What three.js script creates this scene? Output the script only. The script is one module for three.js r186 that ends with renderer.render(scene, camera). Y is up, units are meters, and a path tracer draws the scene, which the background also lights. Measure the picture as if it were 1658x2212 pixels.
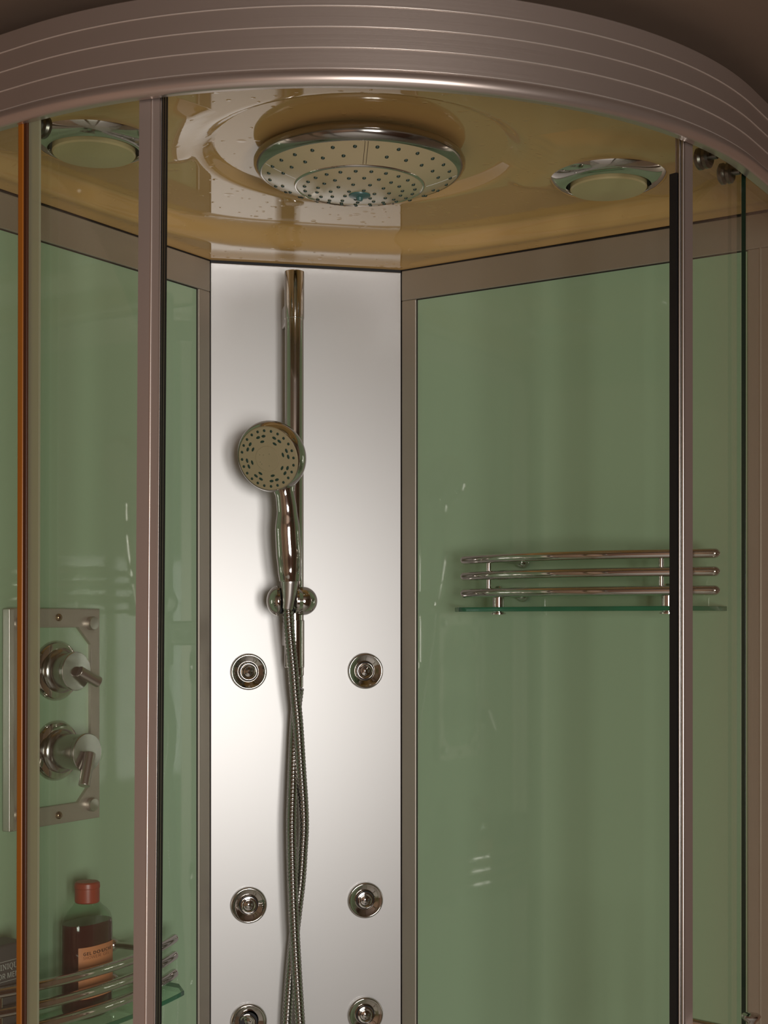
import * as THREE from 'three';
import { RoundedBoxGeometry } from 'three/addons/geometries/RoundedBoxGeometry.js';
import { mergeGeometries } from 'three/addons/utils/BufferGeometryUtils.js';
import { RectAreaLightUniformsLib } from 'three/addons/lights/RectAreaLightUniformsLib.js';

// ---------------------------------------------------------------- camera, light, exposure
const scene = new THREE.Scene();
const camera = new THREE.PerspectiveCamera(40.33, 1658 / 2212, 0.05, 30);
camera.position.set(-0.2875, 1.521, 1.8646);
camera.lookAt(camera.position.clone().add(new THREE.Vector3(0.2065, 0, -0.97844)));
camera.setViewOffset(1658, 2212, 0, -237, 1658, 2212);      // lens shifted upwards
camera.updateProjectionMatrix();
scene.add(camera);

const renderer = new THREE.WebGLRenderer({ antialias: true });
renderer.toneMapping = THREE.LinearToneMapping;
renderer.toneMappingExposure = 1.33;
renderer.shadowMap.enabled = true;
RectAreaLightUniformsLib.init();
scene.background = new THREE.Color(0.55, 0.6, 0.66);         // overcast sky outside the window

const S = Math.SQRT1_2;
// room frame: a runs along the right cabin wall, b along the left one, from the (hidden) corner behind the column
const CORNER = new THREE.Vector3(0, 0, -0.13);
const F = (a, y, b) => new THREE.Vector3(CORNER.x + S * (a - b), y, CORNER.z + S * (a + b));
const ROOM = 2.35, DEEP = 3.4, HIGH = 2.07;                  // room size along a and b
const WIN = { b0: 1.78, b1: 2.82, y0: 0.90, y1: 1.80, bar: 0.14, fw: 0.05 };   // two-pane window in the wall at a = ROOM
const paneW = (WIN.b1 - WIN.b0 - WIN.bar) / 2 - WIN.fw, paneH = WIN.y1 - WIN.y0 - 2 * WIN.fw;
const paneMid = [WIN.b0 + WIN.fw + paneW / 2, WIN.b1 - WIN.fw - paneW / 2];
for (const b of paneMid) {                                   // daylight through each pane
  const day = new THREE.RectAreaLight(new THREE.Color(1.0, 0.985, 0.955), 18.5, paneW, paneH);
  day.position.copy(F(ROOM - 0.005, (WIN.y0 + WIN.y1) / 2, b)); day.lookAt(F(0, (WIN.y0 + WIN.y1) / 2, b)); scene.add(day);
}

// ---------------------------------------------------------------- helpers
let seed = 7;
const rnd = () => { seed = (seed * 1664525 + 1013904223) >>> 0; return seed / 4294967296; };
const used = new Map();
function numbered(n) { const k = used.get(n) ?? 0; used.set(n, k + 1); return k ? `${n}_${String(k).padStart(3, '0')}` : n; }
function tag(o, label, category, group) { o.userData = { label, category }; if (group) o.userData.group = group; return o; }
function thing(name, label, category, pos, turn = 0, group) {
  const o = new THREE.Group(); o.name = numbered(name); scene.add(o);
  o.position.copy(pos); o.rotation.y = turn; return tag(o, label, category, group);
}
function part(name, geo, mat, parent, label) {
  const m = new THREE.Mesh(geo, mat); m.name = name; m.castShadow = m.receiveShadow = true;
  if (label) m.userData.label = label;
  parent.add(m); return m;
}
function struct(name, geo, mat, pos, turn = 0) {
  const m = part(numbered(name), geo, mat, scene); m.userData.kind = 'structure';
  if (pos) m.position.copy(pos); m.rotation.y = turn; return m;
}
const V = (x, y, z) => new THREE.Vector3(x, y, z);
const merge = (l) => mergeGeometries(l.map((g) => { const q = g.index ? g.toNonIndexed() : g.clone(); for (const k of Object.keys(q.attributes)) if (!['position', 'normal', 'uv'].includes(k)) q.deleteAttribute(k); return q; }));
const box = (x0, x1, y0, y1, z0, z1, r = 0.0008) => { const g = new RoundedBoxGeometry(x1 - x0, y1 - y0, z1 - z0, 2, Math.min(r, (x1 - x0) / 2.1, (y1 - y0) / 2.1, (z1 - z0) / 2.1)); g.translate((x0 + x1) / 2, (y0 + y1) / 2, (z0 + z1) / 2); return g; };
const plainBox = (x0, x1, y0, y1, z0, z1) => { const g = new THREE.BoxGeometry(x1 - x0, y1 - y0, z1 - z0); g.translate((x0 + x1) / 2, (y0 + y1) / 2, (z0 + z1) / 2); return g; };
// a profile cut into runs at its sharp corners, so that each run is smooth and the corners stay crisp
function runs(pts, closed, angle = 0.6) {
  const n = pts.length, sharp = (i) => { const p = pts[(i - 1 + n) % n], q = pts[i], r = pts[(i + 1) % n]; const a = Math.atan2(q[1] - p[1], q[0] - p[0]), b = Math.atan2(r[1] - q[1], r[0] - q[0]); return Math.abs(Math.atan2(Math.sin(b - a), Math.cos(b - a))) > angle; };
  const cut = []; for (let i = closed ? 0 : 1; i < (closed ? n : n - 1); i++) if (sharp(i)) cut.push(i);
  if (closed) { if (!cut.length) return [[...pts, pts[0]]]; return cut.map((c, k) => { const e = cut[(k + 1) % cut.length], o = []; for (let i = c; ; i = (i + 1) % n) { o.push(pts[i]); if (i === e && o.length > 1) break; } return o; }); }
  const out = []; let at = 0; for (const c of [...cut, n - 1]) { out.push(pts.slice(at, c + 1)); at = c; } return out;
}
const lathe = (pts, seg = 48, a = 0.6) => merge(runs(pts, false, a).map((r) => new THREE.LatheGeometry(r.map(([x, y]) => new THREE.Vector2(x, y)), seg)));
const latheZ = (pts, seg, a) => lathe(pts, seg, a).rotateX(Math.PI / 2);       // axis along +z
// surface from rows of points
function skin(rows, closedU = true, caps = true) {
  const n = rows[0].length, pos = [], idx = [], uv = [];
  rows.forEach((r, i) => r.forEach((p, j) => { pos.push(p.x, p.y, p.z); uv.push(j / n, i / rows.length); }));
  const m = closedU ? n : n - 1;
  for (let i = 0; i < rows.length - 1; i++) for (let j = 0; j < m; j++) {
    const q = (j + 1) % n, A = i * n + j, B = i * n + q, C = (i + 1) * n + q, D = (i + 1) * n + j;
    idx.push(A, B, C, A, C, D);
  }
  if (caps && closedU) for (const [r, flip] of [[rows[0], true], [rows[rows.length - 1], false]]) cap(r, flip, pos, uv, idx);
  const g = new THREE.BufferGeometry();
  g.setAttribute('position', new THREE.Float32BufferAttribute(pos, 3)); g.setAttribute('uv', new THREE.Float32BufferAttribute(uv, 2));
  g.setIndex(idx); g.computeVertexNormals(); return g;
}
function cap(r, flip, pos = [], uv = [], idx = []) {
  const n = r.length, c = r.reduce((s, p) => s.add(p), V(0, 0, 0)).multiplyScalar(1 / n), k = pos.length / 3;
  for (const p of [c, ...r]) { pos.push(p.x, p.y, p.z); uv.push(0.5, 0.5); }
  for (let j = 0; j < n; j++) { const A = k + 1 + j, B = k + 1 + (j + 1) % n; flip ? idx.push(k, B, A) : idx.push(k, A, B); }
  const g = new THREE.BufferGeometry(); g.setAttribute('position', new THREE.Float32BufferAttribute(pos, 3)); g.setAttribute('uv', new THREE.Float32BufferAttribute(uv, 2)); g.setIndex(idx); return g;
}
// tube with a radius that changes along it: rad(s, total) -> [rx, ry]
function tube(points, rad, steps, sides = 16, a = 0.7, refV = V(0, 0, 1)) {
  const c = new THREE.CatmullRomCurve3(points, false, 'centripetal'); const L = c.getLength(), rows = [];
  c.arcLengthDivisions = 600;
  for (let i = 0; i <= steps; i++) {
    const u = i / steps, p = c.getPointAt(u), t = c.getTangentAt(u);
    const x = refV.clone().cross(t).normalize(), z = t.clone().cross(x).normalize(), [rx, rz] = rad(u * L, L, u), row = [];
    for (let j = 0; j < sides; j++) { const w = -j / sides * Math.PI * 2; row.push(p.clone().addScaledVector(x, Math.cos(w) * rx).addScaledVector(z, -Math.sin(w) * rz)); }
    rows.push(row);
  }
  return skin(rows);
}
const rod = (p, q, r, sides = 20, rr = 0) => { // straight rod with softly rounded ends
  const d = q.clone().sub(p), L = d.length(), e = rr || r * 0.35;
  const g = lathe([[0, 0], [r - e, 0], [r - e * 0.3, e * 0.3], [r, e], [r, L - e], [r - e * 0.3, L - e * 0.3], [r - e, L], [0, L]], sides, 0.9);
  g.applyQuaternion(new THREE.Quaternion().setFromUnitVectors(V(0, 1, 0), d.normalize())); return g.translate(p.x, p.y, p.z);
};
// sweep of a closed (out, y) profile along a plan path with outward normals
function sweep(profile, path, a = 0.5) {
  const at = (pr) => path.map((p) => pr.map(([r, y]) => V(p.x + p.nx * r, y, p.z + p.nz * r)));
  const gs = runs(profile, true, a).map((r) => skin(at(r), false, false)), full = at(profile);
  for (const [r, flip] of [[full[0], true], [full[full.length - 1], false]]) { const g = cap(r, flip); g.computeVertexNormals(); gs.push(g); }
  return merge(gs);
}

// ---------------------------------------------------------------- textures
function noiseTexture(w, h, fn, srgb) {
  const d = new Uint8Array(w * h * 4);
  for (let y = 0; y < h; y++) for (let x = 0; x < w; x++) { const v = fn(x, y), k = (y * w + x) * 4; d[k] = v[0]; d[k + 1] = v[1]; d[k + 2] = v[2]; d[k + 3] = 255; }
  const t = new THREE.DataTexture(d, w, h); t.magFilter = t.minFilter = THREE.LinearFilter; t.wrapS = t.wrapT = THREE.RepeatWrapping;
  if (srgb) t.colorSpace = THREE.SRGBColorSpace; t.needsUpdate = true; return t;
}
// dried water drops on the glossy ceiling (bump), 0.5 m per tile
const dropMap = (() => {
  const N = 1024, f = new Float32Array(N * N);
  for (let k = 0; k < 420; k++) {
    const cx = rnd() * N, cy = rnd() * N, R = 2.5 + rnd() * rnd() * 9, q = 0.7 + rnd() * 0.6;
    for (let y = -14; y <= 14; y++) for (let x = -14; x <= 14; x++) {
      const r = Math.hypot(x * q, y / q) / R; if (r >= 1) continue;
      const i = ((Math.floor(cy + y) + N) % N) * N + ((Math.floor(cx + x) + N) % N); f[i] = Math.max(f[i], 1 - r * r);
    }
  }
  return noiseTexture(N, N, (x, y) => { const v = f[y * N + x] * 255; return [v, v, v]; });
})();
const specks = (() => { // roughness of satin metal, fine vertical grain
  const row = Array.from({ length: 512 }, () => rnd());
  return noiseTexture(512, 512, (x, y) => { const v = 205 + 30 * row[x] + 20 * rnd(); return [v, v, v]; });
})();
const wallGrain = noiseTexture(256, 256, () => { const v = 120 + rnd() * 120; return [v, v, v]; });

// ---------------------------------------------------------------- materials
const std = (o) => new THREE.MeshPhysicalMaterial(o);
const rgb = (r, g, b) => new THREE.Color(r, g, b);
const M = {
  plaster: std({ color: rgb(0.27, 0.165, 0.112), roughness: 0.9, bumpMap: wallGrain, bumpScale: 0.0006 }),
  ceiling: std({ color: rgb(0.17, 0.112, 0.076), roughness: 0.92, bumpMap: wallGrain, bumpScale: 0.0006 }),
  floor: std({ color: rgb(0.62, 0.62, 0.60), roughness: 0.5 }),
  satin: std({ color: rgb(0.57, 0.475, 0.425), metalness: 0.85, roughness: 0.36, roughnessMap: specks }),
  rib: std({ color: rgb(0.60, 0.52, 0.465), metalness: 0.6, roughness: 0.32 }),
  stile: std({ color: rgb(0.42, 0.345, 0.31), metalness: 0.75, roughness: 0.45 }),
  frame: std({ color: rgb(0.49, 0.435, 0.375), metalness: 0.75, roughness: 0.42 }),
  column: std({ color: rgb(0.55, 0.53, 0.515), metalness: 0.5, roughness: 0.4 }),
  chrome: std({ color: rgb(0.58, 0.545, 0.51), metalness: 1, roughness: 0.07 }),
  hose: std({ color: rgb(0.38, 0.36, 0.335), metalness: 1, roughness: 0.14 }),
  softChrome: std({ color: rgb(0.40, 0.385, 0.36), metalness: 1, roughness: 0.2 }),
  darkChrome: std({ color: rgb(0.16, 0.15, 0.13), metalness: 1, roughness: 0.3 }),
  brushed: std({ color: rgb(0.56, 0.52, 0.49), metalness: 1, roughness: 0.3 }),
  green: std({ color: rgb(0.335, 0.46, 0.30), roughness: 0.045, ior: 1.5 }),
  cream: std({ color: rgb(0.65, 0.395, 0.15), roughness: 0.05, ior: 1.68, bumpMap: dropMap, bumpScale: 0.00025 }),
  creamFace: std({ color: rgb(0.56, 0.44, 0.265), roughness: 0.22 }),
  creamLens: std({ color: rgb(0.62, 0.515, 0.27), roughness: 0.25 }),
  sprayPlate: std({ color: rgb(0.33, 0.265, 0.155), roughness: 0.4 }),
  nozzle: std({ color: rgb(0.012, 0.035, 0.022), roughness: 0.5 }),
  teal: std({ color: rgb(0.05, 0.13, 0.12), roughness: 0.35 }),
  black: std({ color: rgb(0.006, 0.004, 0.004), roughness: 0.6 }),
  gasket: std({ color: rgb(0.02, 0.014, 0.01), roughness: 0.7 }),
  glass: std({ color: rgb(0.95, 0.965, 0.94), transmission: 1, roughness: 0, thickness: 0, ior: 1.5 }),
  shelfGlass: std({ color: rgb(0.80, 0.92, 0.84), transmission: 1, roughness: 0.0, thickness: 0, ior: 1.5 }),
  shelfEdge: std({ color: rgb(0.03, 0.15, 0.075), roughness: 0.15 }),
  glassEdge: std({ color: rgb(0.006, 0.016, 0.008), roughness: 0.2 }),
  amber: std({ color: rgb(0.28, 0.085, 0.004), roughness: 0.3 }),
  amberDark: std({ color: rgb(0.05, 0.012, 0.002), roughness: 0.35 }),
  vinyl: std({ color: rgb(0.60, 0.58, 0.40), transmission: 0.75, roughness: 0.55, thickness: 0 }),
  tray: std({ color: rgb(0.75, 0.72, 0.68), roughness: 0.25 }),
  cap: std({ color: rgb(0.30, 0.05, 0.022), roughness: 0.35 }),
  gel: std({ color: rgb(0.07, 0.012, 0.010), roughness: 0.12 }),
  clear: std({ color: rgb(0.80, 0.88, 0.82), transmission: 1, roughness: 0.02, thickness: 0, ior: 1.3 }),
  greyTube: std({ color: rgb(0.075, 0.07, 0.068), roughness: 0.45 }),
  brass: std({ color: rgb(0.36, 0.27, 0.17), metalness: 1, roughness: 0.2 }),
  white: std({ color: rgb(0.75, 0.74, 0.72), roughness: 0.5 }),
};
M.cream.bumpMap.repeat.set(2, 2);

// ---------------------------------------------------------------- the room
const T45 = -Math.PI / 4;                       // turn that lays local x along a, local z along b
const O = F(0, 0, 0), B = -0.045;               // back walls stand 4.5 cm behind the cabin panels
struct('floor', plainBox(B - 0.12, ROOM + 0.12, -0.12, 0, B - 0.12, DEEP + 0.12), M.floor, O, T45);
struct('ceiling', plainBox(B - 0.12, ROOM + 0.12, HIGH, HIGH + 0.12, B - 0.12, DEEP + 0.12), M.ceiling, O, T45);
struct('wall_right', plainBox(B - 0.12, ROOM + 0.12, 0, HIGH, B - 0.12, B), M.plaster, O, T45);
struct('wall_left', plainBox(B - 0.12, B, 0, HIGH, B, DEEP + 0.12), M.plaster, O, T45);
struct('wall_back', plainBox(B, ROOM + 0.12, 0, HIGH, DEEP, DEEP + 0.12), M.plaster, O, T45);
{ // wall with the window, behind the camera
  const w0 = ROOM, w1 = ROOM + 0.12, g = [
    plainBox(w0, w1, 0, WIN.y0, B, DEEP), plainBox(w0, w1, WIN.y1, HIGH, B, DEEP),
    plainBox(w0, w1, WIN.y0, WIN.y1, B, WIN.b0), plainBox(w0, w1, WIN.y0, WIN.y1, WIN.b1, DEEP)];
  struct('wall_front', merge(g), M.plaster, O, T45);
  const win = new THREE.Group(); win.name = 'window_1'; win.userData.kind = 'structure'; scene.add(win); win.position.copy(O); win.rotation.y = T45;
  const { b0, b1, y0, y1, fw, bar } = WIN, bm = (b0 + b1) / 2, x0 = ROOM + 0.03, x1 = ROOM + 0.085;
  part('window_frame', merge([box(x0, x1, y0, y0 + fw, b0, b1, 0.004), box(x0, x1, y1 - fw, y1, b0, b1, 0.004), box(x0, x1, y0, y1, b0, b0 + fw, 0.004), box(x0, x1, y0, y1, b1 - fw, b1, 0.004), box(x0, x1, y0, y1, bm - bar / 2, bm + bar / 2, 0.004)]), M.white, win);
  for (const b of paneMid) part('pane', plainBox(x0 + 0.02, x0 + 0.026, y0 + fw, y1 - fw, b - paneW / 2, b + paneW / 2), M.glass, win);
  part('window_sill', box(ROOM - 0.06, ROOM + 0.03, y0 - 0.03, y0, b0 - 0.04, b1 + 0.04, 0.006), M.white, win);
}

// ---------------------------------------------------------------- cabin: plan
const W = 0.13, TOP = 2.0, TRAY = 0.14, ZC = 0.27, R = 0.485, DW = (ZC + W) * S;   // DW: arc centre to either wall plane
// outer line: straight from the left wall, quarter arc, straight to the right wall
function plan(r, from = -1, to = 1, n = 72, ext = 0) {
  const pts = [], L = DW - 0.004;
  if (from <= -1) for (let i = 8; i > 0; i--) { const t = L * i / 8; pts.push({ x: -S * r - S * t, z: ZC + S * r - S * t, nx: -S, nz: S }); }
  const a0 = Math.max(from, -1) * Math.PI / 4, a1 = Math.min(to, 1) * Math.PI / 4;
  for (let i = 0; i <= n; i++) { const a = a0 + (a1 - a0) * i / n; pts.push({ x: Math.sin(a) * r, z: ZC + Math.cos(a) * r, nx: Math.sin(a), nz: Math.cos(a) }); }
  if (to >= 1) for (let i = 1; i <= 8; i++) { const t = L * i / 8; pts.push({ x: S * r + S * t, z: ZC + S * r - S * t, nx: S, nz: S }); }
  return pts;
}

{ // shower tray (below the picture)
  const t = thing('shower_tray', 'white quarter-round shower tray under the cabin', 'shower tray', V(0, 0, 0));
  const rim = [...plan(R + 0.01)].map((p) => V(p.x, 0, p.z)); rim.push(V(W + 0.003, 0, 0.003), V(-W - 0.003, 0, 0.003));
  const sh = new THREE.Shape(rim.map((p) => new THREE.Vector2(p.x, -p.z)));
  part('body', new THREE.ExtrudeGeometry(sh, { depth: TRAY, bevelEnabled: false }).rotateX(-Math.PI / 2), M.tray, t);
}

// ---------------------------------------------------------------- cabin: corner column and glass wall panels
{
  const c = thing('corner_column', 'pale satin metal corner column carrying the slide rail and six jets', 'shower column', V(0, TRAY, 0));
  const h = TOP - TRAY;
  part('front_plate', box(-W, W, 0, h - 0.0005, -0.02, 0, 0.0012), M.column, c);
  part('gap_shade', plainBox(-W, W, h - 0.0002, h + 0.0032, -0.02, -0.0015), M.black, c, 'black strip standing in for the shaded gap under the ceiling');  // black strip stands in for the shade inside the gap above the column
}
const LEN = DW - 0.0 + R - 0.184 + 0.004;        // length of a wall panel past the column (to the outer line)
function wallPanel(side) {
  const t = thing('glass_wall_panel', side < 0 ? 'green back-painted glass panel carrying the two mixer valves' : 'green back-painted glass panel with one chrome rail shelf near eye level', 'wall panel',
    V(side * W, TRAY, 0), side > 0 ? T45 : -T45);
  const h = TOP - TRAY, sx = side, X = (a, b) => [Math.min(sx * a, sx * b), Math.max(sx * a, sx * b)];
  const fr = 0.0235, tr = 0.0395, d = 0.0;
  const so = 0.484;
  part('glass', plainBox(...X(fr - 0.004, so + 0.01), 0.02, h - tr + 0.004, -0.02, -0.0035), M.green, t);
  part('top_rail', box(...X(0.0006, LEN), h - tr, h + 0.0012, -0.025, d, 0.001), M.frame, t);
  part('stile', box(...X(0.0006, fr), 0, h - tr, -0.025, d, 0.0016), M.frame, t);
  const outer = part('stile', box(...X(so, LEN), 0, h - tr, -0.025, d, 0.0016), M.frame, t);
  for (const a of [0.4985, 0.512]) part('ridge', box(...X(a, a + 0.0022), 0, h - tr, -0.001, 0.0016, 0.0007), M.frame, outer);
  part('bottom_rail', box(...X(fr, so), 0, 0.03, -0.025, d, 0.001), M.frame, t);
  part('gasket', merge([plainBox(...X(fr, so), h - tr - 0.0013, h - tr, -0.02, -0.0028), plainBox(...X(fr, fr + 0.0011), 0.03, h - tr, -0.02, -0.0028)]), M.gasket, t);
  part('top_gap_shade', plainBox(...X(0, LEN - 0.002), h + 0.0012, h + 0.0030, -0.025, -0.0012), M.gasket, t);  // dark strip painted for the shaded gap between top rail and ceiling
  return t;
}
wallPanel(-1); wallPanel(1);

// ---------------------------------------------------------------- cabin: moulded ceiling
const CEIL = { plane: 0.0215, rx: 0, rz: 0.385, rr: 0.171 };
const sstep = (a, b, x) => { const t = Math.min(1, Math.max(0, (x - a) / (b - a))); return t * t * (3 - 2 * t); };
const boxSdf = (x, z, cx, cz, hx, hz, r) => { const qx = Math.abs(x - cx) - hx + r, qz = Math.abs(z - cz) - hz + r; return Math.hypot(Math.max(qx, 0), Math.max(qz, 0)) + Math.min(Math.max(qx, qz), 0) - r; };
function ceilHeight(x, z) {
  const dc = z * 0.45, dl = S * (x + W + z), dr = S * (-x + W + z), k = 0.02;
  let d = -k * Math.log(Math.exp(-dc / k) + Math.exp(-dl / k) + Math.exp(-dr / k));
  let h = 0.0028 + (CEIL.plane - 0.0028) * sstep(0.024, 0.052, d) + 0.0035 * sstep(0.0, 0.02, Math.min(dc, dl, dr));
  const r = Math.hypot(x - CEIL.rx, z - CEIL.rz);
  h += 0.0095 * (1 - sstep(CEIL.rr - 0.018, CEIL.rr + 0.008, r));
  const b = Math.min(boxSdf(x, z, 0.292, 0.41, 0.113, 0.088, 0.03), boxSdf(x, z, -0.292, 0.41, 0.113, 0.088, 0.03));
  h -= 0.0048 * (1 - sstep(-0.009, 0.006, b)) * sstep(0.0, 0.03, d - 0.03) * sstep(CEIL.rr + 0.006, CEIL.rr + 0.04, r);
  return h;
}
{
  const roof = thing('cabin_roof', 'glossy cream moulded ceiling of the shower cabin with a round recess', 'shower ceiling', V(0, TOP, 0));
  // boundary: inner side of the header, then along walls and column
  const edge = plan(R - 0.004, -1, 1, 160).map((p) => V(p.x, 0, p.z)), out = [...edge];
  const wl = V(-W, 0, 0), wr = V(W, 0, 0);
  for (let i = 0; i < 60; i++) out.push(edge[edge.length - 1].clone().lerp(wr, i / 60));
  for (let i = 0; i < 40; i++) out.push(wr.clone().lerp(wl, i / 40));
  for (let i = 0; i < 60; i++) out.push(wl.clone().lerp(edge[0], i / 60));
  const c = V(0, 0, 0.36), N = 110, pos = [], uv = [], idx = [], n = out.length;
  for (let i = 0; i <= N; i++) for (const p of out) { const q = c.clone().lerp(p, Math.max(i / N, 0.0005)); pos.push(q.x, ceilHeight(q.x, q.z), q.z); uv.push(q.x, q.z); }
  for (let i = 0; i < N; i++) for (let j = 0; j < n; j++) { const k = (j + 1) % n, A = i * n + j, Bq = i * n + k, C = (i + 1) * n + k, D = (i + 1) * n + j; idx.push(A, Bq, C, A, C, D); }
  const g = new THREE.BufferGeometry(); g.setAttribute('position', new THREE.Float32BufferAttribute(pos, 3)); g.setAttribute('uv', new THREE.Float32BufferAttribute(uv, 2)); g.setIndex(idx); g.computeVertexNormals();
  { const nn = g.attributes.normal; if (nn.getY(n * 40 + 3) > 0) { for (let i = 0; i < idx.length; i += 3) [idx[i], idx[i + 1]] = [idx[i + 1], idx[i]]; g.setIndex(idx); g.computeVertexNormals(); } }
  part('ceiling_shell', g, M.cream, roof);
  const sh = new THREE.Shape(out.map((p) => new THREE.Vector2(p.x, -p.z)));
  part('top_cover', new THREE.ExtrudeGeometry(sh, { depth: 0.004, bevelEnabled: false }).rotateX(-Math.PI / 2).translate(0, 0.0335, 0), M.cream, roof);
}

// ---------------------------------------------------------------- cabin: curved header
{
  const t = thing('header_rail', 'curved satin aluminium header band with thin ribs over the doors', 'header rail', V(0, TOP, 0));
  const path = plan(R, -1, 1, 110);
  part('fascia', sweep([[-0.004, -0.030], [0, -0.030], [0, 0.0385], [-0.001, 0.0395], [-0.014, 0.0395], [-0.014, 0.037], [-0.004, 0.036]], path), M.satin, t);
  const lip = []; for (let i = 0; i <= 16; i++) { const a = -Math.PI * 0.5 + Math.PI * i / 16; lip.push([-0.001 + 0.0062 * Math.cos(a), -0.0362 + 0.0070 * Math.sin(a)]); }
  part('lip', sweep([[-0.0125, -0.0400], ...lip, [-0.0125, -0.0292]], path, 0.6), M.satin, t);
  for (const y of [-0.0285, -0.0115, 0.0055, 0.0225]) {
    const pr = []; for (let i = 0; i <= 6; i++) { const a = -Math.PI / 2 + Math.PI * i / 6; pr.push([0.0009 * Math.cos(a), y + 0.0006 * Math.sin(a)]); }
    part('rib', sweep([[-0.001, y - 0.0006], ...pr, [-0.001, y + 0.0006]], path, 1), M.rib, t);
  }
}

// ---------------------------------------------------------------- doors and fixed panes
const DTOP = TOP - 0.032;
function arcPath(r, a0, a1, n = 40) { const o = []; for (let i = 0; i <= n; i++) { const a = (a0 + (a1 - a0) * i / n) * Math.PI / 180; o.push({ x: Math.sin(a) * r, z: Math.cos(a) * r, nx: Math.sin(a), nz: Math.cos(a) }); } return o; }
function slidingDoor(side) {
  const t = thing('sliding_door', side < 0 ? 'curved clear glass door slid to the left with a satin edge post' : 'curved clear glass door slid to the right, with a black magnetic edge strip', 'shower door', V(0, TRAY, ZC));
  const h = DTOP - TRAY, lo = 0.01, P = (a, b) => side < 0 ? [-b, -a] : [a, b];
  const RG = 0.464;
  part('glass', sweep([[-0.0025, lo], [0.0025, lo], [0.0025, h], [-0.0025, h]], arcPath(RG, ...P(31.6, 48.0)), 0.4), M.glass, t);
  const up = (r0, r1, a0, a1, mat, name, label, y1 = h) => part(name, sweep([[r0, lo], [r1, lo], [r1, y1], [r0, y1]], arcPath(RG, ...P(a0, a1), 6), 0.3), mat, t, label);
  const bead = (r, a, rad, mat, name) => { const an = side * a * Math.PI / 180; const g = new THREE.CylinderGeometry(rad, rad, h - lo, 14); g.translate(Math.sin(an) * r, (h + lo) / 2, Math.cos(an) * r); return part(name, g, mat, t); };
  if (side < 0) {
    up(-0.006, 0.006, 30.35, 31.75, M.stile, 'stile'); up(-0.006, 0.0055, 29.45, 30.25, M.stile, 'stile');
    bead(RG + 0.0052, 30.3, 0.0012, M.satin, 'bead');
    bead(RG + 0.0035, 29.35, 0.0017, M.brushed, 'bead'); bead(RG - 0.001, 29.3, 0.0013, M.brushed, 'bead');
    up(-0.0055, 0.005, 29.15, 29.5, M.black, 'magnetic_strip', 'dark grooved rubber strip');
  } else {
    up(-0.005, 0.006, 31.75, 33.2, M.stile, 'stile');
    bead(RG + 0.0045, 31.55, 0.0017, M.brushed, 'bead'); bead(RG + 0.001, 31.5, 0.0013, M.brushed, 'bead');
    up(-0.0085, -0.001, 31.2, 31.75, M.black, 'magnetic_strip', 'black magnetic strip', h - 0.034);
    // pull handle near the lower edge of the picture
    const a = 36.5 * Math.PI / 180, y = 1.142 - TRAY, n = V(Math.sin(a), 0, Math.cos(a)), at = (r, yy) => n.clone().multiplyScalar(r).setY(yy);
    const hd = part('handle', rod(at(RG + 0.050, y - 0.20), at(RG + 0.050, y + 0.0125), 0.0038, 28, 0.001), M.chrome, t);
    part('end_cap', lathe([[0, 0], [0.0038, 0], [0.0048, 0.003], [0.0080, 0.0060], [0.0088, 0.0082], [0.0080, 0.0096], [0, 0.0104]], 36).translate(...at(RG + 0.050, y + 0.0092).toArray()), M.chrome, hd);
    for (const dy of [0, -0.18]) { part('standoff', rod(at(RG - 0.018, y + dy), at(RG + 0.048, y + dy), 0.0045, 24), M.chrome, hd); part('inner_disc', rod(at(RG - 0.0245, y + dy), at(RG - 0.018, y + dy), 0.0125, 36), M.chrome, hd); }
  }
  // rollers that run in the header
  for (const a of side < 0 ? [46.5] : [38.8, 45.8]) {
    const an = side * a * Math.PI / 180, r = RG - 0.008, w = part('roller', merge([latheZ([[0, -0.007], [0.008, -0.007], [0.0105, -0.005], [0.0105, -0.002], [0.0088, 0], [0.0105, 0.002], [0.0105, 0.005], [0.008, 0.007], [0, 0.007]], 28), latheZ([[0, 0.006], [0.0035, 0.006], [0.0035, 0.014], [0, 0.014]], 16)]), M.darkChrome, t);
    w.position.set(Math.sin(an) * r, h - 0.0045, Math.cos(an) * r); w.rotation.y = an;
  }
  return t;
}
const doorL = slidingDoor(-1); slidingDoor(1);
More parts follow.
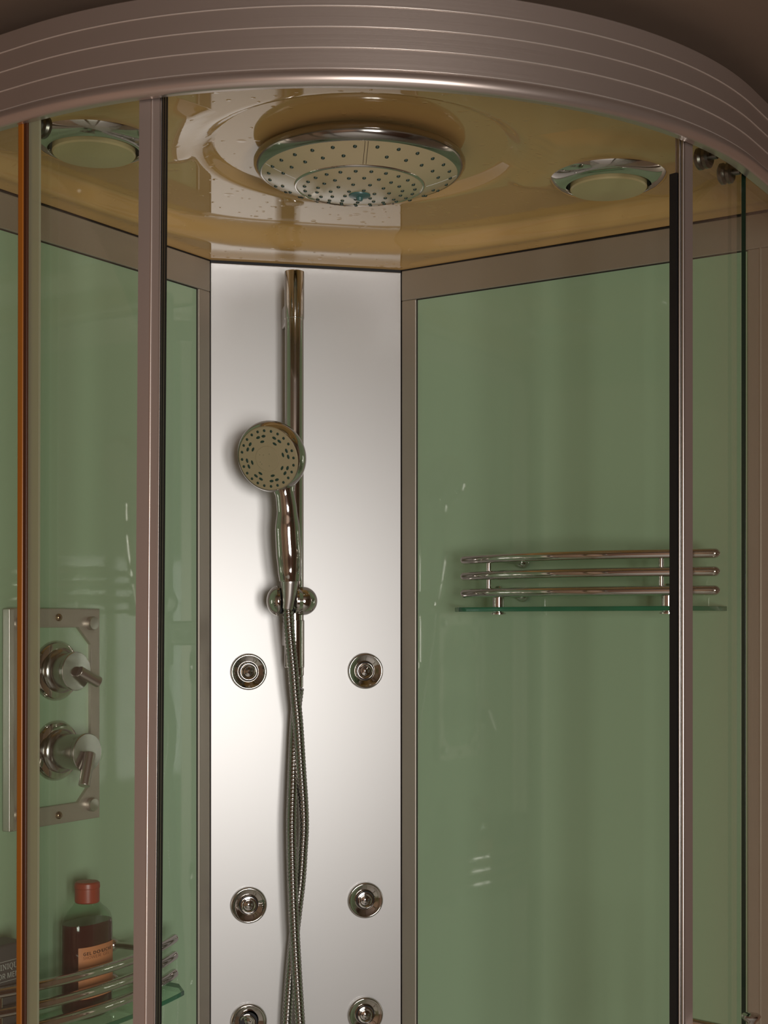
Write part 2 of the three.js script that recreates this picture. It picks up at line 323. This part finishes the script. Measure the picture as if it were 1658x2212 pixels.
// the left door hangs slightly out of plumb on its curve
for (const m of doorL.children) if (m.position.lengthSq() === 0) {
  const p = m.geometry.attributes.position, q = m.geometry.attributes.normal, v = V(0, 0, 0), up = V(0, 1, 0);
  for (let i = 0; i < p.count; i++) { v.fromBufferAttribute(p, i); const f = 0.0168 * (v.y - 1.69); v.applyAxisAngle(up, f); p.setXYZ(i, v.x, v.y, v.z); v.fromBufferAttribute(q, i).applyAxisAngle(up, f); q.setXYZ(i, v.x, v.y, v.z); }
}
function fixedPane(side) {
  const t = thing('fixed_pane', side < 0 ? 'flat fixed glass pane at far left edged by an amber seal strip' : 'flat fixed glass pane at far right with a dark green edge', 'glass pane', V(0, TRAY, ZC), side < 0 ? -Math.PI / 4 : Math.PI / 4);
  const h = DTOP - TRAY, r = 0.4695, X = (a, b) => side < 0 ? [-b, -a] : [a, b], e0 = side < 0 ? 0.0192 : 0.0215;
  part('glass', plainBox(...X(e0, DW - 0.016), 0.01, h, r - 0.0025, r + 0.0025), M.glass, t);
  part('wall_profile', box(...X(DW - 0.022, DW - 0.001), 0.0, h - 0.0155, r - 0.012, r + 0.012, 0.001), M.satin, t);
  if (side < 0) {
    part('seal_strip', box(...X(e0 - 0.0065, e0 + 0.0005), 0.01, h, r - 0.004, r + 0.004, 0.0015), M.amber, t, 'amber plastic seal strip');
    part('seal_core', box(...X(e0 - 0.0108, e0 - 0.0064), 0.01, h, r - 0.0034, r + 0.0034, 0.0008), M.amberDark, t);
    part('seal_fin', plainBox(...X(e0 - 0.0235, e0 - 0.0108), 0.01, h, r - 0.0012, r + 0.0012), M.vinyl, t, 'milky vinyl fin');
  } else part('glass_edge', box(...X(e0 - 0.0012, e0 + 0.0004), 0.01, h, r - 0.0030, r + 0.0012, 0.0003), M.glassEdge, t, 'dark green glass edge');
  return t;
}
const paneL = fixedPane(-1); fixedPane(1);
paneL.rotation.set(0, -Math.PI / 4, -0.0032, 'XYZ'); paneL.position.x = -0.005;   // same slight lean as the door

// ---------------------------------------------------------------- rain shower
{
  const t = thing('rain_shower', 'large round cream rain shower head with a chrome rim under the cabin ceiling', 'shower head', V(0, TOP + 0.0062, 0.374));
  const RR = 0.115, face = (r) => -0.0015 - 0.0235 * (1 - Math.pow(r / 0.107, 2) * (0.92 + 0.08 * (r / 0.107) ** 2)) - 0.0;
  part('rim', lathe([[0.1065, -0.004], [0.1085, -0.0035], [0.112, -0.001], [0.1148, 0.0035], [0.115, 0.008], [0.113, 0.012], [0.109, 0.0135], [0.100, 0.0185]].map(([r, y]) => [r, y + 0.006]).reverse(), 128, 0.9), M.hose, t);
  const fp = []; for (let i = 0; i <= 40; i++) { const r = 0.107 * i / 40; fp.push([r, face(r) + 0.004]); }
  const fm = part('face_plate', lathe(fp, 128, 1), M.creamFace, t);
  part('trim_ring', lathe([[0.1075, 0.004], [0.1067, 0.0022], [0.1058, 0.0026]], 128, 1), M.chrome, t);
  const fy = (r) => face(r) + 0.004;
  // raised inner disc edge
  part('inner_ring', lathe([[0.0715, fy(0.0715) + 0.001], [0.0712, fy(0.0712) - 0.0004], [0.0702, fy(0.0702) - 0.0012], [0.0690, fy(0.069) - 0.001], [0.0682, fy(0.068) + 0.0006]], 128, 0.9), M.chrome, t);
  for (const [deg, offs, mat] of [[-7, [-0.0016, 0.0016], M.amberDark], [-82, [0], M.white], [80, [0], M.white]]) for (const off of offs) {
    const a = deg * Math.PI / 180, pts = []; for (let i = 0; i <= 8; i++) { const r = 0.0725 + 0.033 * i / 8; pts.push(V(Math.sin(a) * r + Math.cos(a) * off, fy(r) + 0.0001, Math.cos(a) * r - Math.sin(a) * off)); }
    part('divider_line', tube(pts, () => [0.00032, 0.00032], 10, 8, 1, V(0, 1, 0)), mat, t);
  }
  part('hub', lathe([[0, fy(0) - 0.0065], [0.003, fy(0) - 0.006], [0.004, fy(0) - 0.003], [0.0115, fy(0) - 0.0012], [0.012, fy(0) + 0.001]].reverse(), 32, 0.8), M.teal, t, 'teal centre knob');
  const ng = lathe([[0, -0.0013], [0.0014, -0.0012], [0.0021, -0.0003], [0.0023, 0.0014]].reverse(), 12, 0.8);
  for (const [r, n, off, gap] of [[0.0985, 27, 0.5], [0.086, 24, 0, 1], [0.060, 23, 0.5], [0.0465, 18, 0.1], [0.032, 11, 0.5], [0.0165, 6, 0.2]])
    for (let i = 0; i < n; i++) {
      const a = (i + off) / n * Math.PI * 2 - 7 * Math.PI / 180; const rel = ((a * 180 / Math.PI + 7) % 90 + 90) % 90;
      if (gap && (rel < 4 || rel > 86)) continue;
      const m = part('nozzle', ng, M.nozzle, t); m.position.set(Math.sin(a) * r, fy(r), Math.cos(a) * r);
    }
}

// ---------------------------------------------------------------- two round ceiling fittings
function fitting(side) {
  const t = thing('ceiling_light', side < 0 ? 'round cream ceiling light in a wide chrome ring, behind the left door' : 'round cream ceiling light in a wide chrome ring, right of the rain shower head', 'ceiling light', V(side * 0.283, TOP, 0.383));
  const y0 = 0.0215;
  part('trim_ring', lathe([[0.0635, y0 + 0.003], [0.0655, y0], [0.0645, y0 - 0.0025], [0.060, y0 - 0.0065], [0.0535, y0 - 0.0105], [0.0475, y0 - 0.0115], [0.0455, y0 - 0.0085], [0.045, y0 + 0.004]], 96, 0.8), M.chrome, t);
  part('inner_well', lathe([[0.0455, y0 - 0.004], [0.030, y0 - 0.004], [0, y0 - 0.004]], 64, 0.8), M.black, t);
  part('diffuser', lathe([[0.0425, y0 - 0.005], [0.0428, y0 - 0.0135], [0.0415, y0 - 0.0152], [0.02, y0 - 0.0166], [0, y0 - 0.017]], 72, 0.6), M.creamLens, t);
}
fitting(-1); fitting(1);

// ---------------------------------------------------------------- massage jets on the column
{
  const rows = [['upper', 1.454], ['middle', 1.142], ['lower', 0.986]];
  for (const [row, y] of rows) for (const s of [-1, 1]) {
    const t = thing('massage_jet', `round chrome massage jet, ${row} ${s < 0 ? 'left' : 'right'} of the six on the column`, 'shower jet', V(s * 0.0795, y, 0), 0, 'massage jets on the corner column');
    part('outer_ring', latheZ([[0.0228, 0], [0.0245, 0.0010], [0.0243, 0.0045], [0.0232, 0.0060], [0.0222, 0.0064], [0.0213, 0.0060], [0.0204, 0.0052], [0.0180, 0.0041], [0.0150, 0.0028], [0.0130, 0.0019], [0.0122, 0.0015], [0.0119, 0.0008]], 64, 1.2), M.chrome, t);
    part('groove', latheZ([[0.0121, 0.0018], [0.009, 0.0018], [0, 0.0018]], 40, 0.6), M.black, t);
    const twist = row === 'lower' && s < 0;
    const ball = part('nozzle_ball', latheZ([[0.0112, 0.0015], [0.0112, 0.0040], [0.0104, 0.0054], [0.0088, 0.0057], [0.0076, 0.0048], [0.0068, 0.0034], [0.0056, 0.0036], [0.0034, 0.0046], [0.0016, 0.0051], [0, 0.0052]], 44, 0.7), M.chrome, t);
    if (twist) ball.rotation.set(0.25, -0.45, 0);
    const hg = latheZ([[0, 0.0056], [0.0009, 0.0055], [0.0011, 0.0030]], 12, 1);
    for (let k = 0; k < 5; k++) { const m = part('spray_hole', hg, M.black, ball); const a = k * Math.PI / 2 + (s < 0 ? 0.5 : 0); if (k < 4) m.position.set(Math.cos(a) * 0.0044, Math.sin(a) * 0.0044, -0.0010); }
  }
}

// ---------------------------------------------------------------- slide rail
const RX = -0.0247, RZ = 0.05;
{
  const t = thing('slide_rail', 'vertical chrome slide rail for the hand shower on the column', 'shower rail', V(0, TOP, 0));
  part('tube', rod(V(RX, -0.535, RZ), V(RX, -0.06, RZ), 0.0122, 40), M.chrome, t);
  const block = (y0, y1, lower) => {
    const g = box(-0.0105, 0.0105, y0, y1, 0, RZ - 0.004, 0.003); return g.translate(RX, 0, 0);
  };
  part('end_cap', rod(V(RX, -0.0825, RZ), V(RX, -0.0195, RZ), 0.0129, 40, 0.0012), M.chrome, t);
  part('bracket', block(-0.086, -0.058), M.brushed, t);
  part('end_cap', rod(V(RX + 0.0002, -0.5395, RZ), V(RX + 0.0002, -0.4765, RZ), 0.0129, 40, 0.0012), M.chrome, t);
  part('bracket', block(-0.512, -0.478, true), M.brushed, t);
  part('hose_outlet', merge([rod(V(RX + 0.004, -0.5515, RZ), V(RX + 0.004, -0.535, RZ), 0.0085, 28), rod(V(RX + 0.0055, -0.566, RZ), V(RX + 0.0055, -0.55, RZ), 0.0062, 24)]), M.chrome, t);
}
{ // sliding holder
  const t = thing('hand_shower_holder', 'chrome ball-shaped holder clamped on the slide rail', 'shower holder', V(0, TOP, 0));
  const y = -0.452;
  const cy = rod(V(RX - 0.014, y, RZ), V(RX + 0.016, y, RZ), 0.0185, 40, 0.004); part('clamp', cy, M.chrome, t);
  part('knob', new THREE.SphereGeometry(0.0185, 48, 32).translate(-0.0155, y, 0.066), M.chrome, t);
  // fork with two rounded cheeks holding the hand shower
  const dome = []; for (let i = 0; i <= 14; i++) { const a = i / 14 * Math.PI / 2; dome.push([0.0195 * Math.cos(a) , 0.0150 * Math.sin(a)]); }
  const groove = [[0, 0], [0.0192, 0], [0.0195, 0.0008], [0.0195, 0.0026], [0.0186, 0.0032], [0.0192, 0.0040], ...dome.slice(3).map(([r, z]) => [r, z + 0.0006])];
  part('cheek', lathe(groove, 48, 0.5).rotateZ(Math.PI / 2).translate(-0.0475, y, 0.066), M.chrome, t);
  part('cheek', lathe([[0, 0], [0.0155, 0], [0.0165, 0.0010], [0.0165, 0.004], [0.0135, 0.009], [0, 0.011]], 44, 0.5).rotateZ(-Math.PI / 2).translate(-0.0272, y, 0.073), M.chrome, t);
  part('slot', box(-0.0476, -0.0270, y - 0.0165, y + 0.0165, 0.050, 0.0715, 0.002), M.black, t, 'dark inside of the holder fork');
}
// ---------------------------------------------------------------- hand shower
{
  const t = thing('hand_shower', 'chrome hand shower with a round grey spray plate hanging on the slide rail', 'hand shower', V(0, TOP, 0));
  const P = [V(-0.046, -0.300, 0.094), V(-0.0437, -0.3148, 0.0955), V(-0.0408, -0.3351, 0.095), V(-0.0395, -0.3645, 0.0925), V(-0.0372, -0.3939, 0.089), V(-0.0358, -0.4265, 0.0855)];
  const wid = (u) => { const k = [[0, 0.017], [0.14, 0.0122], [0.28, 0.0130], [0.5, 0.0160], [0.72, 0.0164], [0.9, 0.0148], [1, 0.0132]]; for (let i = 1; i < k.length; i++) if (u <= k[i][0]) { const f = sstep(0, 1, (u - k[i - 1][0]) / (k[i][0] - k[i - 1][0])); return k[i - 1][1] + (k[i][1] - k[i - 1][1]) * f; } return k[k.length - 1][1]; };
  // flutes: three gentle facets along the grip
  const c = new THREE.CatmullRomCurve3(P, false, 'centripetal'), rows = [], sides = 48, steps = 60;
  for (let i = 0; i <= steps; i++) {
    const u = i / steps, p = c.getPointAt(u), tg = c.getTangentAt(u), x = V(0, 0, 1).cross(tg).normalize(), z = tg.clone().cross(x).normalize(), row = [], w = wid(u);
    const fl = 0.035 * sstep(0.04, 0.3, u) * (1 - sstep(0.8, 1, u));
    for (let j = 0; j < sides; j++) { const a = j / sides * Math.PI * 2, q = 1 - fl * Math.pow(Math.abs(Math.cos(1.5 * a + 0.35)), 3); row.push(p.clone().addScaledVector(x, Math.sin(a) * w * q).addScaledVector(z, Math.cos(a) * w * 0.9 * q)); }
    rows.push(row);
  }
  part('handle', skin(rows), M.chrome, t);
  part('ferrule', tube([V(-0.0358, -0.4255, 0.0857), V(-0.0366, -0.4473, 0.0838), V(-0.0381, -0.4620, 0.0822)], (s, L, u) => [u < 0.06 ? 0.0114 : 0.0117 - 0.0042 * u, u < 0.06 ? 0.0114 : 0.0117 - 0.0042 * u], 24, 32), M.brushed, t);
  const head = new THREE.Group(); head.name = 'spray_head'; t.add(head);
  const n = V(-0.51, -0.315, 0.80).normalize();
  head.position.set(-0.0665, -0.2725, 0.1105);
  head.quaternion.setFromUnitVectors(V(0, 0, 1), n);
  part('shell', latheZ([[0.0413, 0.0012], [0.0428, 0.0], [0.0452, -0.005], [0.0462, -0.010], [0.0452, -0.016], [0.040, -0.022], [0.028, -0.0265], [0.012, -0.0285], [0, -0.029]].reverse(), 80, 0.9), M.chrome, head);
  part('spray_plate', latheZ([[0.0413, 0.0006], [0.040, 0.0019], [0.030, 0.0026], [0.0162, 0.003], [0.0160, 0.0036], [0.0150, 0.0039], [0.008, 0.0035], [0, 0.0034]], 72, 0.5), M.sprayPlate, head, 'grey-beige spray plate');
  const dot = new THREE.SphereGeometry(1, 12, 8), put = (r, a, sx, sy, rot) => { const m = part('nozzle', dot, M.nozzle, head); m.position.set(Math.cos(a) * r, Math.sin(a) * r, r > 0.036 ? 0.0019 : 0.0024); m.scale.set(sx, sy, 0.0007); m.rotation.z = rot; };
  for (let i = 0; i < 24; i++) { const a = (i + 0.3) / 24 * Math.PI * 2; put(0.0357, a, 0.0018, 0.0018, 0); }
  for (let i = 0; i < 8; i++) { const a = (i + 0.35) / 8 * Math.PI * 2; put(0.0222, a, 0.0021, 0.0039, a); put(0.0288, a - 0.135, 0.0019, 0.0031, a - 0.1); put(0.0288, a + 0.135, 0.0019, 0.0031, a + 0.1); }
  for (let i = 0; i < 6; i++) { const m = part('pin_hole', dot, M.nozzle, head); const a = rnd() * 6.28, r = 0.004 + rnd() * 0.008; m.position.set(Math.cos(a) * r, Math.sin(a) * r, 0.0036); m.scale.setScalar(0.0004); }
}
// ---------------------------------------------------------------- hose: from the hand shower down, round a bend below, and up to the rail
{
  const pts = [[-0.0379, -0.4590, 0.0825], [-0.036, -0.4831, 0.08], [-0.0327, -0.5131, 0.076], [-0.0295, -0.5373, 0.071], [-0.0256, -0.5737, 0.064], [-0.0211, -0.6104, 0.057], [-0.0178, -0.6474, 0.051], [-0.0147, -0.6844, 0.046], [-0.0117, -0.7216, 0.042], [-0.0108, -0.7524, 0.040], [-0.0124, -0.7827, 0.0395], [-0.0146, -0.8196, 0.038], [-0.0183, -0.8569, 0.0345], [-0.0221, -0.8944, 0.031], [-0.0255, -0.9315, 0.029], [-0.0284, -0.9687, 0.028], [-0.0312, -1.0134, 0.027],
    [-0.033, -1.10, 0.03], [-0.034, -1.2, 0.035], [-0.033, -1.27, 0.045], [-0.012, -1.31, 0.06], [0.005, -1.27, 0.06], [0.002, -1.2, 0.055], [-0.008, -1.10, 0.05],
    [-0.0165, -1.0092, 0.0455], [-0.0192, -0.9707, 0.0465], [-0.022, -0.9274, 0.0475], [-0.0247, -0.8782, 0.049], [-0.0268, -0.8291, 0.051], [-0.028, -0.7866, 0.052], [-0.0283, -0.7444, 0.050], [-0.0264, -0.6963, 0.046], [-0.0246, -0.6602, 0.0415], [-0.0228, -0.6236, 0.040], [-0.0208, -0.5868, 0.0455], [-0.0190, -0.5668, 0.05]].map((p) => V(...p));
  const pitch = 0.0050, L = new THREE.CatmullRomCurve3(pts, false, 'centripetal').getLength();
  const g = tube(pts, (s) => { const f = (s / pitch) % 1, w = Math.sin(Math.PI * f); const r = 0.0061 + 0.0011 * Math.pow(w, 0.6); return [r, r]; }, Math.round(L / pitch) * 8, 18, 0.9, V(0, 0.05, 1));
  g.translate(0, TOP, 0);
  const m = part('shower_hose', g, M.hose, scene); tag(m, 'ribbed chrome hose twisted double in front of the column', 'hose');
}

// ---------------------------------------------------------------- bow-fronted rail shelves
function shelf(label, pos, turn, group, g0, g1) {   // g0, g1: reach of the glass to either side
  const t = thing('wall_shelf', label, 'shelf', pos, turn, group);
  const H = 0.172, off = (x) => 0.047 + 0.038 * (1 - (x / H) ** 2);
  const bow = (y) => { const p = []; for (let i = 0; i <= 16; i++) { const x = -H + 2 * H * i / 16; p.push(V(x, y, off(x))); } return p; };
  for (const y of [0.064, 0.043, 0.021]) part('rail', tube(bow(y), (s, L) => { const e = Math.min(s, L - s), r = 0.0058, q = e < r ? Math.sqrt(Math.max(0.12, 1 - (1 - e / r) ** 2)) : 1; return [r * q, r * q]; }, 160, 20, 0.9, V(0, 1, 0)), M.chrome, t);
  for (const s of [-1, 1]) {
    const x = s < 0 ? -0.123 : 0.109, z = off(x);
    part('connector', rod(V(x, 0.02, z - 0.001), V(x, 0.064, z - 0.001), 0.003, 16), M.chrome, t);
    const xc = s < 0 ? -0.114 : 0.112, zc = off(xc) - 0.013;
    part('clamp', lathe([[0, -0.0062], [0.0095, -0.0062], [0.0095, -0.0045], [0.0065, -0.0035], [0.0072, 0.0034], [0.0072, 0.021], [0.0066, 0.0255], [0.0040, 0.029], [0, 0.030]], 32, 0.6).translate(xc, 0, zc), M.chrome, t);
    for (const y of [0.064, 0.021]) {
      const xm = s * 0.108, m = part('mount', rod(V(xm, y - 0.002, 0.001), V(xm + s * 0.006, y, off(xm) - 0.002), 0.0042, 18), M.chrome, t);
      part('flange', latheZ([[0, 0.012], [0.0045, 0.010], [0.0075, 0.006], [0.0088, 0.002], [0.0088, 0]], 28, 0.7).translate(xm, y - 0.002, 0), M.chrome, m);
    }
  }
  const front = []; for (let i = 0; i <= 24; i++) { const x = -g0 + 0.022 + (g0 + g1 - 0.044) * i / 24; front.push([x, 0.062 + 0.026 * (1 - (x / 0.186) ** 2)]); }
  const outline = [[-g0, 0.002], [g1, 0.002], [g1, 0.040], ...front.reverse(), [-g0, 0.040]];
  const sh = new THREE.Shape(outline.map(([x, z]) => new THREE.Vector2(x, -z)));
  const gl = part('glass_plate', new THREE.ExtrudeGeometry(sh, { depth: 0.0056, bevelEnabled: false }).rotateX(-Math.PI / 2).translate(0, -0.0028, 0), M.shelfGlass, t, 'greenish glass plate');
  const rim = outline.slice(2).concat([[-g0, 0.002]]); rim.unshift([g1, 0.002]);
  // dark green polished edge: slim band just outside the cut faces
  const rows = rim.map(([x, z], i) => { const a = rim[Math.max(0, i - 1)], b = rim[Math.min(rim.length - 1, i + 1)], dx = b[0] - a[0], dz = b[1] - a[1], l = Math.hypot(dx, dz), nx = -dz / l * -1, nz = dx / l * -1; return [[0, -0.0027], [0.0007, -0.0024], [0.0007, 0.0024], [0, 0.0027]].map(([o, y]) => V(x + nx * o, y, z + nz * o)); });
  part('edge', skin(rows), M.shelfEdge, gl, 'dark green glass edge');
  return t;
}
const TM = 0.295;
shelf('chrome rail shelf with an empty glass plate on the right wall', V(W + S * TM, TOP - 0.4635, S * TM), T45, 'chrome rail shelves', 0.186, 0.164);
shelf('chrome rail shelf holding bottles on the left wall, seen through the door', V(-W - S * TM, TOP - 0.9345, S * TM), -T45, 'chrome rail shelves', 0.164, 0.186);
const onLeft = (t, off, y) => V(-W - S * t + S * off, y, S * t + S * off);

// ---------------------------------------------------------------- mixer valves on the left panel
{
  const t = thing('valve_plate', 'silver rectangular mounting frame round the two mixer valves', 'mounting plate', onLeft(0.281, 0, TOP - 0.589), -T45);
  const w = 0.069, h = 0.1245, sh = new THREE.Shape([[-w, -h], [w, -h], [w, h], [-w, h]].map((p) => new THREE.Vector2(...p)));
  const iw = 0.056, ih = 0.104, k = 0.021;
  sh.holes.push(new THREE.Path([[-iw + k, -ih], [-iw, -ih + k], [-iw, ih - k], [-iw + k, ih], [iw - k, ih], [iw, ih - k], [iw, -ih + k], [iw - k, -ih]].map((p) => new THREE.Vector2(...p))));
  part('frame', new THREE.ExtrudeGeometry(sh, { depth: 0.004, bevelEnabled: true, bevelSize: 0.0008, bevelThickness: 0.0008, bevelSegments: 2 }).translate(0, 0, 0.0005), M.frame, t);
  part('edge_trim', box(-w - 0.0065, -w + 0.0012, -h, h, -0.001, 0.010, 0.001), M.brushed, t, 'bright edge trim');
  part('inner_glass', plainBox(-iw, iw, -ih, ih, -0.001, 0.0008), M.green, t);
  for (const sx of [-1, 1]) for (const sy of [-1, 1]) part('corner_cap', latheZ([[0.0082, 0.003], [0.0082, 0.0085], [0.0072, 0.0105], [0, 0.011]], 28, 0.6).translate(sx * (w - 0.0145), sy * (h - 0.0165), 0.0015), M.brushed, t);
  for (const sy of [-1, 1]) part('screw', latheZ([[0.0046, 0.004], [0.0044, 0.0062], [0.0028, 0.0082], [0, 0.0088]], 20, 1).translate(0.003, sy * (h - 0.0095), 0.0008), M.brass, t, 'brass dome screw');
}
function valve(y, out, label, dir, len) {
  const t = thing('mixer_valve', label, 'shower valve', onLeft(0.2785, 0.0008, TOP + y), -T45, 'mixer valves on the left panel');
  part('flange', latheZ([[0.035, 0], [0.0348, 0.003], [0.0325, 0.0062], [0.0275, 0.0078], [0.022, 0.0082], [0, 0.0082]], 64, 0.6), M.chrome, t);
  part('body', latheZ([[0.0255, 0.006], [0.0255, 0.0125], [0.0235, 0.0145], [0.0205, 0.0155], [0.0202, out - 0.008], [0.0222, out - 0.005], [0.0225, out - 0.0008], [0.0218, out], [0, out + 0.0006]], 56, 0.5), M.softChrome, t);
  const a = V(0, 0, out + 0.0035), b = V(dir[0] * len, dir[1] * len, out + 0.010);
  part('lever', rod(a, b, 0.0066, 24, 0.001), M.brushed, t);
}
valve(-0.536, 0.0345, 'upper chrome mixer valve with its lever pointing down to the right', [0.88, -0.47], 0.029);
valve(-0.629, 0.052, 'lower chrome mixer valve with its lever pointing steeply down', [-0.40, -0.92], 0.039);

// ---------------------------------------------------------------- toiletries on the lower left shelf
function oval(rowsDef, sides = 56, pw = 2.4) { return skin(rowsDef.map(([y, a, b]) => { const r = []; for (let j = 0; j < sides; j++) { const w = -j / sides * Math.PI * 2, cx = Math.cos(w), sz = Math.sin(w); r.push(V(Math.sign(cx) * Math.abs(cx) ** (2 / pw) * a, y, Math.sign(sz) * Math.abs(sz) ** (2 / pw) * b)); } return r; })); }
const SHELF_Y = TOP - 0.9345 + 0.0029;
{
  const t = thing('shower_gel_bottle', 'clear bottle half full of dark red shower gel with a red-brown cap and orange label', 'bottle', onLeft(0.2705, 0.044, SHELF_Y), -T45 + 0.06);
  const a = 0.0345, b = 0.0205;
  part('bottle', oval([[0, a * 0.84, b * 0.84], [0.004, a * 0.93, b * 0.93], [0.012, a, b], [0.100, a, b], [0.108, a * 0.985, b * 0.985], [0.115, a * 0.90, b * 0.92], [0.121, a * 0.72, b * 0.84], [0.126, 0.0175, 0.0148], [0.130, 0.0135, 0.0130], [0.134, 0.0120, 0.0120]]), M.clear, t, 'clear plastic bottle');
  part('gel', oval([[0.001, a * 0.82, b * 0.82], [0.005, a * 0.92, b * 0.92], [0.0125, a * 0.988, b * 0.985], [0.100, a * 0.988, b * 0.985], [0.1072, a * 0.974, b * 0.97], [0.1078, a * 0.95, b * 0.94]]), M.gel, t, 'dark red gel');
  part('cap', lathe([[0, 0.154], [0.0125, 0.1535], [0.0142, 0.152], [0.0147, 0.149], [0.0147, 0.1465], [0.0140, 0.1458], [0.0142, 0.145], [0.0142, 0.131], [0.0132, 0.1295], [0, 0.1295]].reverse(), 48, 0.5), M.cap, t, 'red-brown flip cap');
  // paper label that follows the front curve
  const cv = document.createElement('canvas'); cv.width = 512; cv.height = 720; const c = cv.getContext('2d');
  c.fillStyle = '#d08a5c'; c.fillRect(0, 0, 512, 720);
  c.fillStyle = '#3c1c12'; c.font = 'bold 62px sans-serif'; c.textAlign = 'left'; c.fillText('GEL DOUCHE', 66, 112); c.fillStyle = '#8a4c30'; c.font = '56px sans-serif'; c.fillText('SHOWER GEL', 66, 166);
  c.fillStyle = '#c02a16'; c.beginPath(); c.ellipse(440, 360, 42, 62, 0.3, 0, 7); c.fill(); c.beginPath(); c.ellipse(350, 372, 9, 20, 0.5, 0, 7); c.fill(); c.fillStyle = '#d2602c'; c.beginPath(); c.ellipse(430, 420, 30, 22, 0, 0, 7); c.fill();
  const tex = new THREE.CanvasTexture(cv); tex.colorSpace = THREE.SRGBColorSpace; tex.magFilter = THREE.LinearFilter;
  const nx = 24, pos = [], uv = [], idx = [];
  for (let i = 0; i <= nx; i++) { const w = (145 - 98 * i / nx) * Math.PI / 180, e = 2 / 2.4, x = Math.sign(Math.cos(w)) * Math.abs(Math.cos(w)) ** e * (a + 0.0005), z = Math.abs(Math.sin(w)) ** e * (b + 0.0005); for (const [y, v] of [[0.025, 0], [0.0835, 1]]) { pos.push(x, y, z); uv.push(i / nx, v); } if (i < nx) { const k = i * 2; idx.push(k, k + 2, k + 3, k, k + 3, k + 1); } }
  const g = new THREE.BufferGeometry(); g.setAttribute('position', new THREE.Float32BufferAttribute(pos, 3)); g.setAttribute('uv', new THREE.Float32BufferAttribute(uv, 2)); g.setIndex(idx); g.computeVertexNormals();
  part('label', g, std({ map: tex, roughness: 0.55 }), t, 'orange paper label');
}
{
  const t = thing('toiletry_bottle', 'dark grey flat bottle with pale lettering at the far left of the lower shelf', 'bottle', onLeft(0.4105, 0.042, SHELF_Y), -T45);
  part('bottle', box(-0.034, 0.034, 0, 0.1085, -0.018, 0.018, 0.004), M.greyTube, t);
  const cv = document.createElement('canvas'); cv.width = 512; cv.height = 300; const c = cv.getContext('2d');
  c.fillStyle = '#4e4b4a'; c.fillRect(0, 0, 512, 300); c.fillStyle = '#b9bcb6'; c.textAlign = 'center';
  c.font = '88px serif'; c.fillText('CLINIQUE', 256, 130, 440); c.font = '84px sans-serif'; c.fillText('FOR MEN', 256, 232, 430);
  c.fillRect(30, 34, 452, 5); c.fillRect(30, 262, 452, 5);
  const tex = new THREE.CanvasTexture(cv); tex.colorSpace = THREE.SRGBColorSpace; tex.magFilter = THREE.LinearFilter;
  part('lettering', new THREE.PlaneGeometry(0.048, 0.028).translate(0.006, 0.0805, 0.0183), std({ map: tex, roughness: 0.45 }), t, 'pale printed lettering');
}

renderer.render(scene, camera);
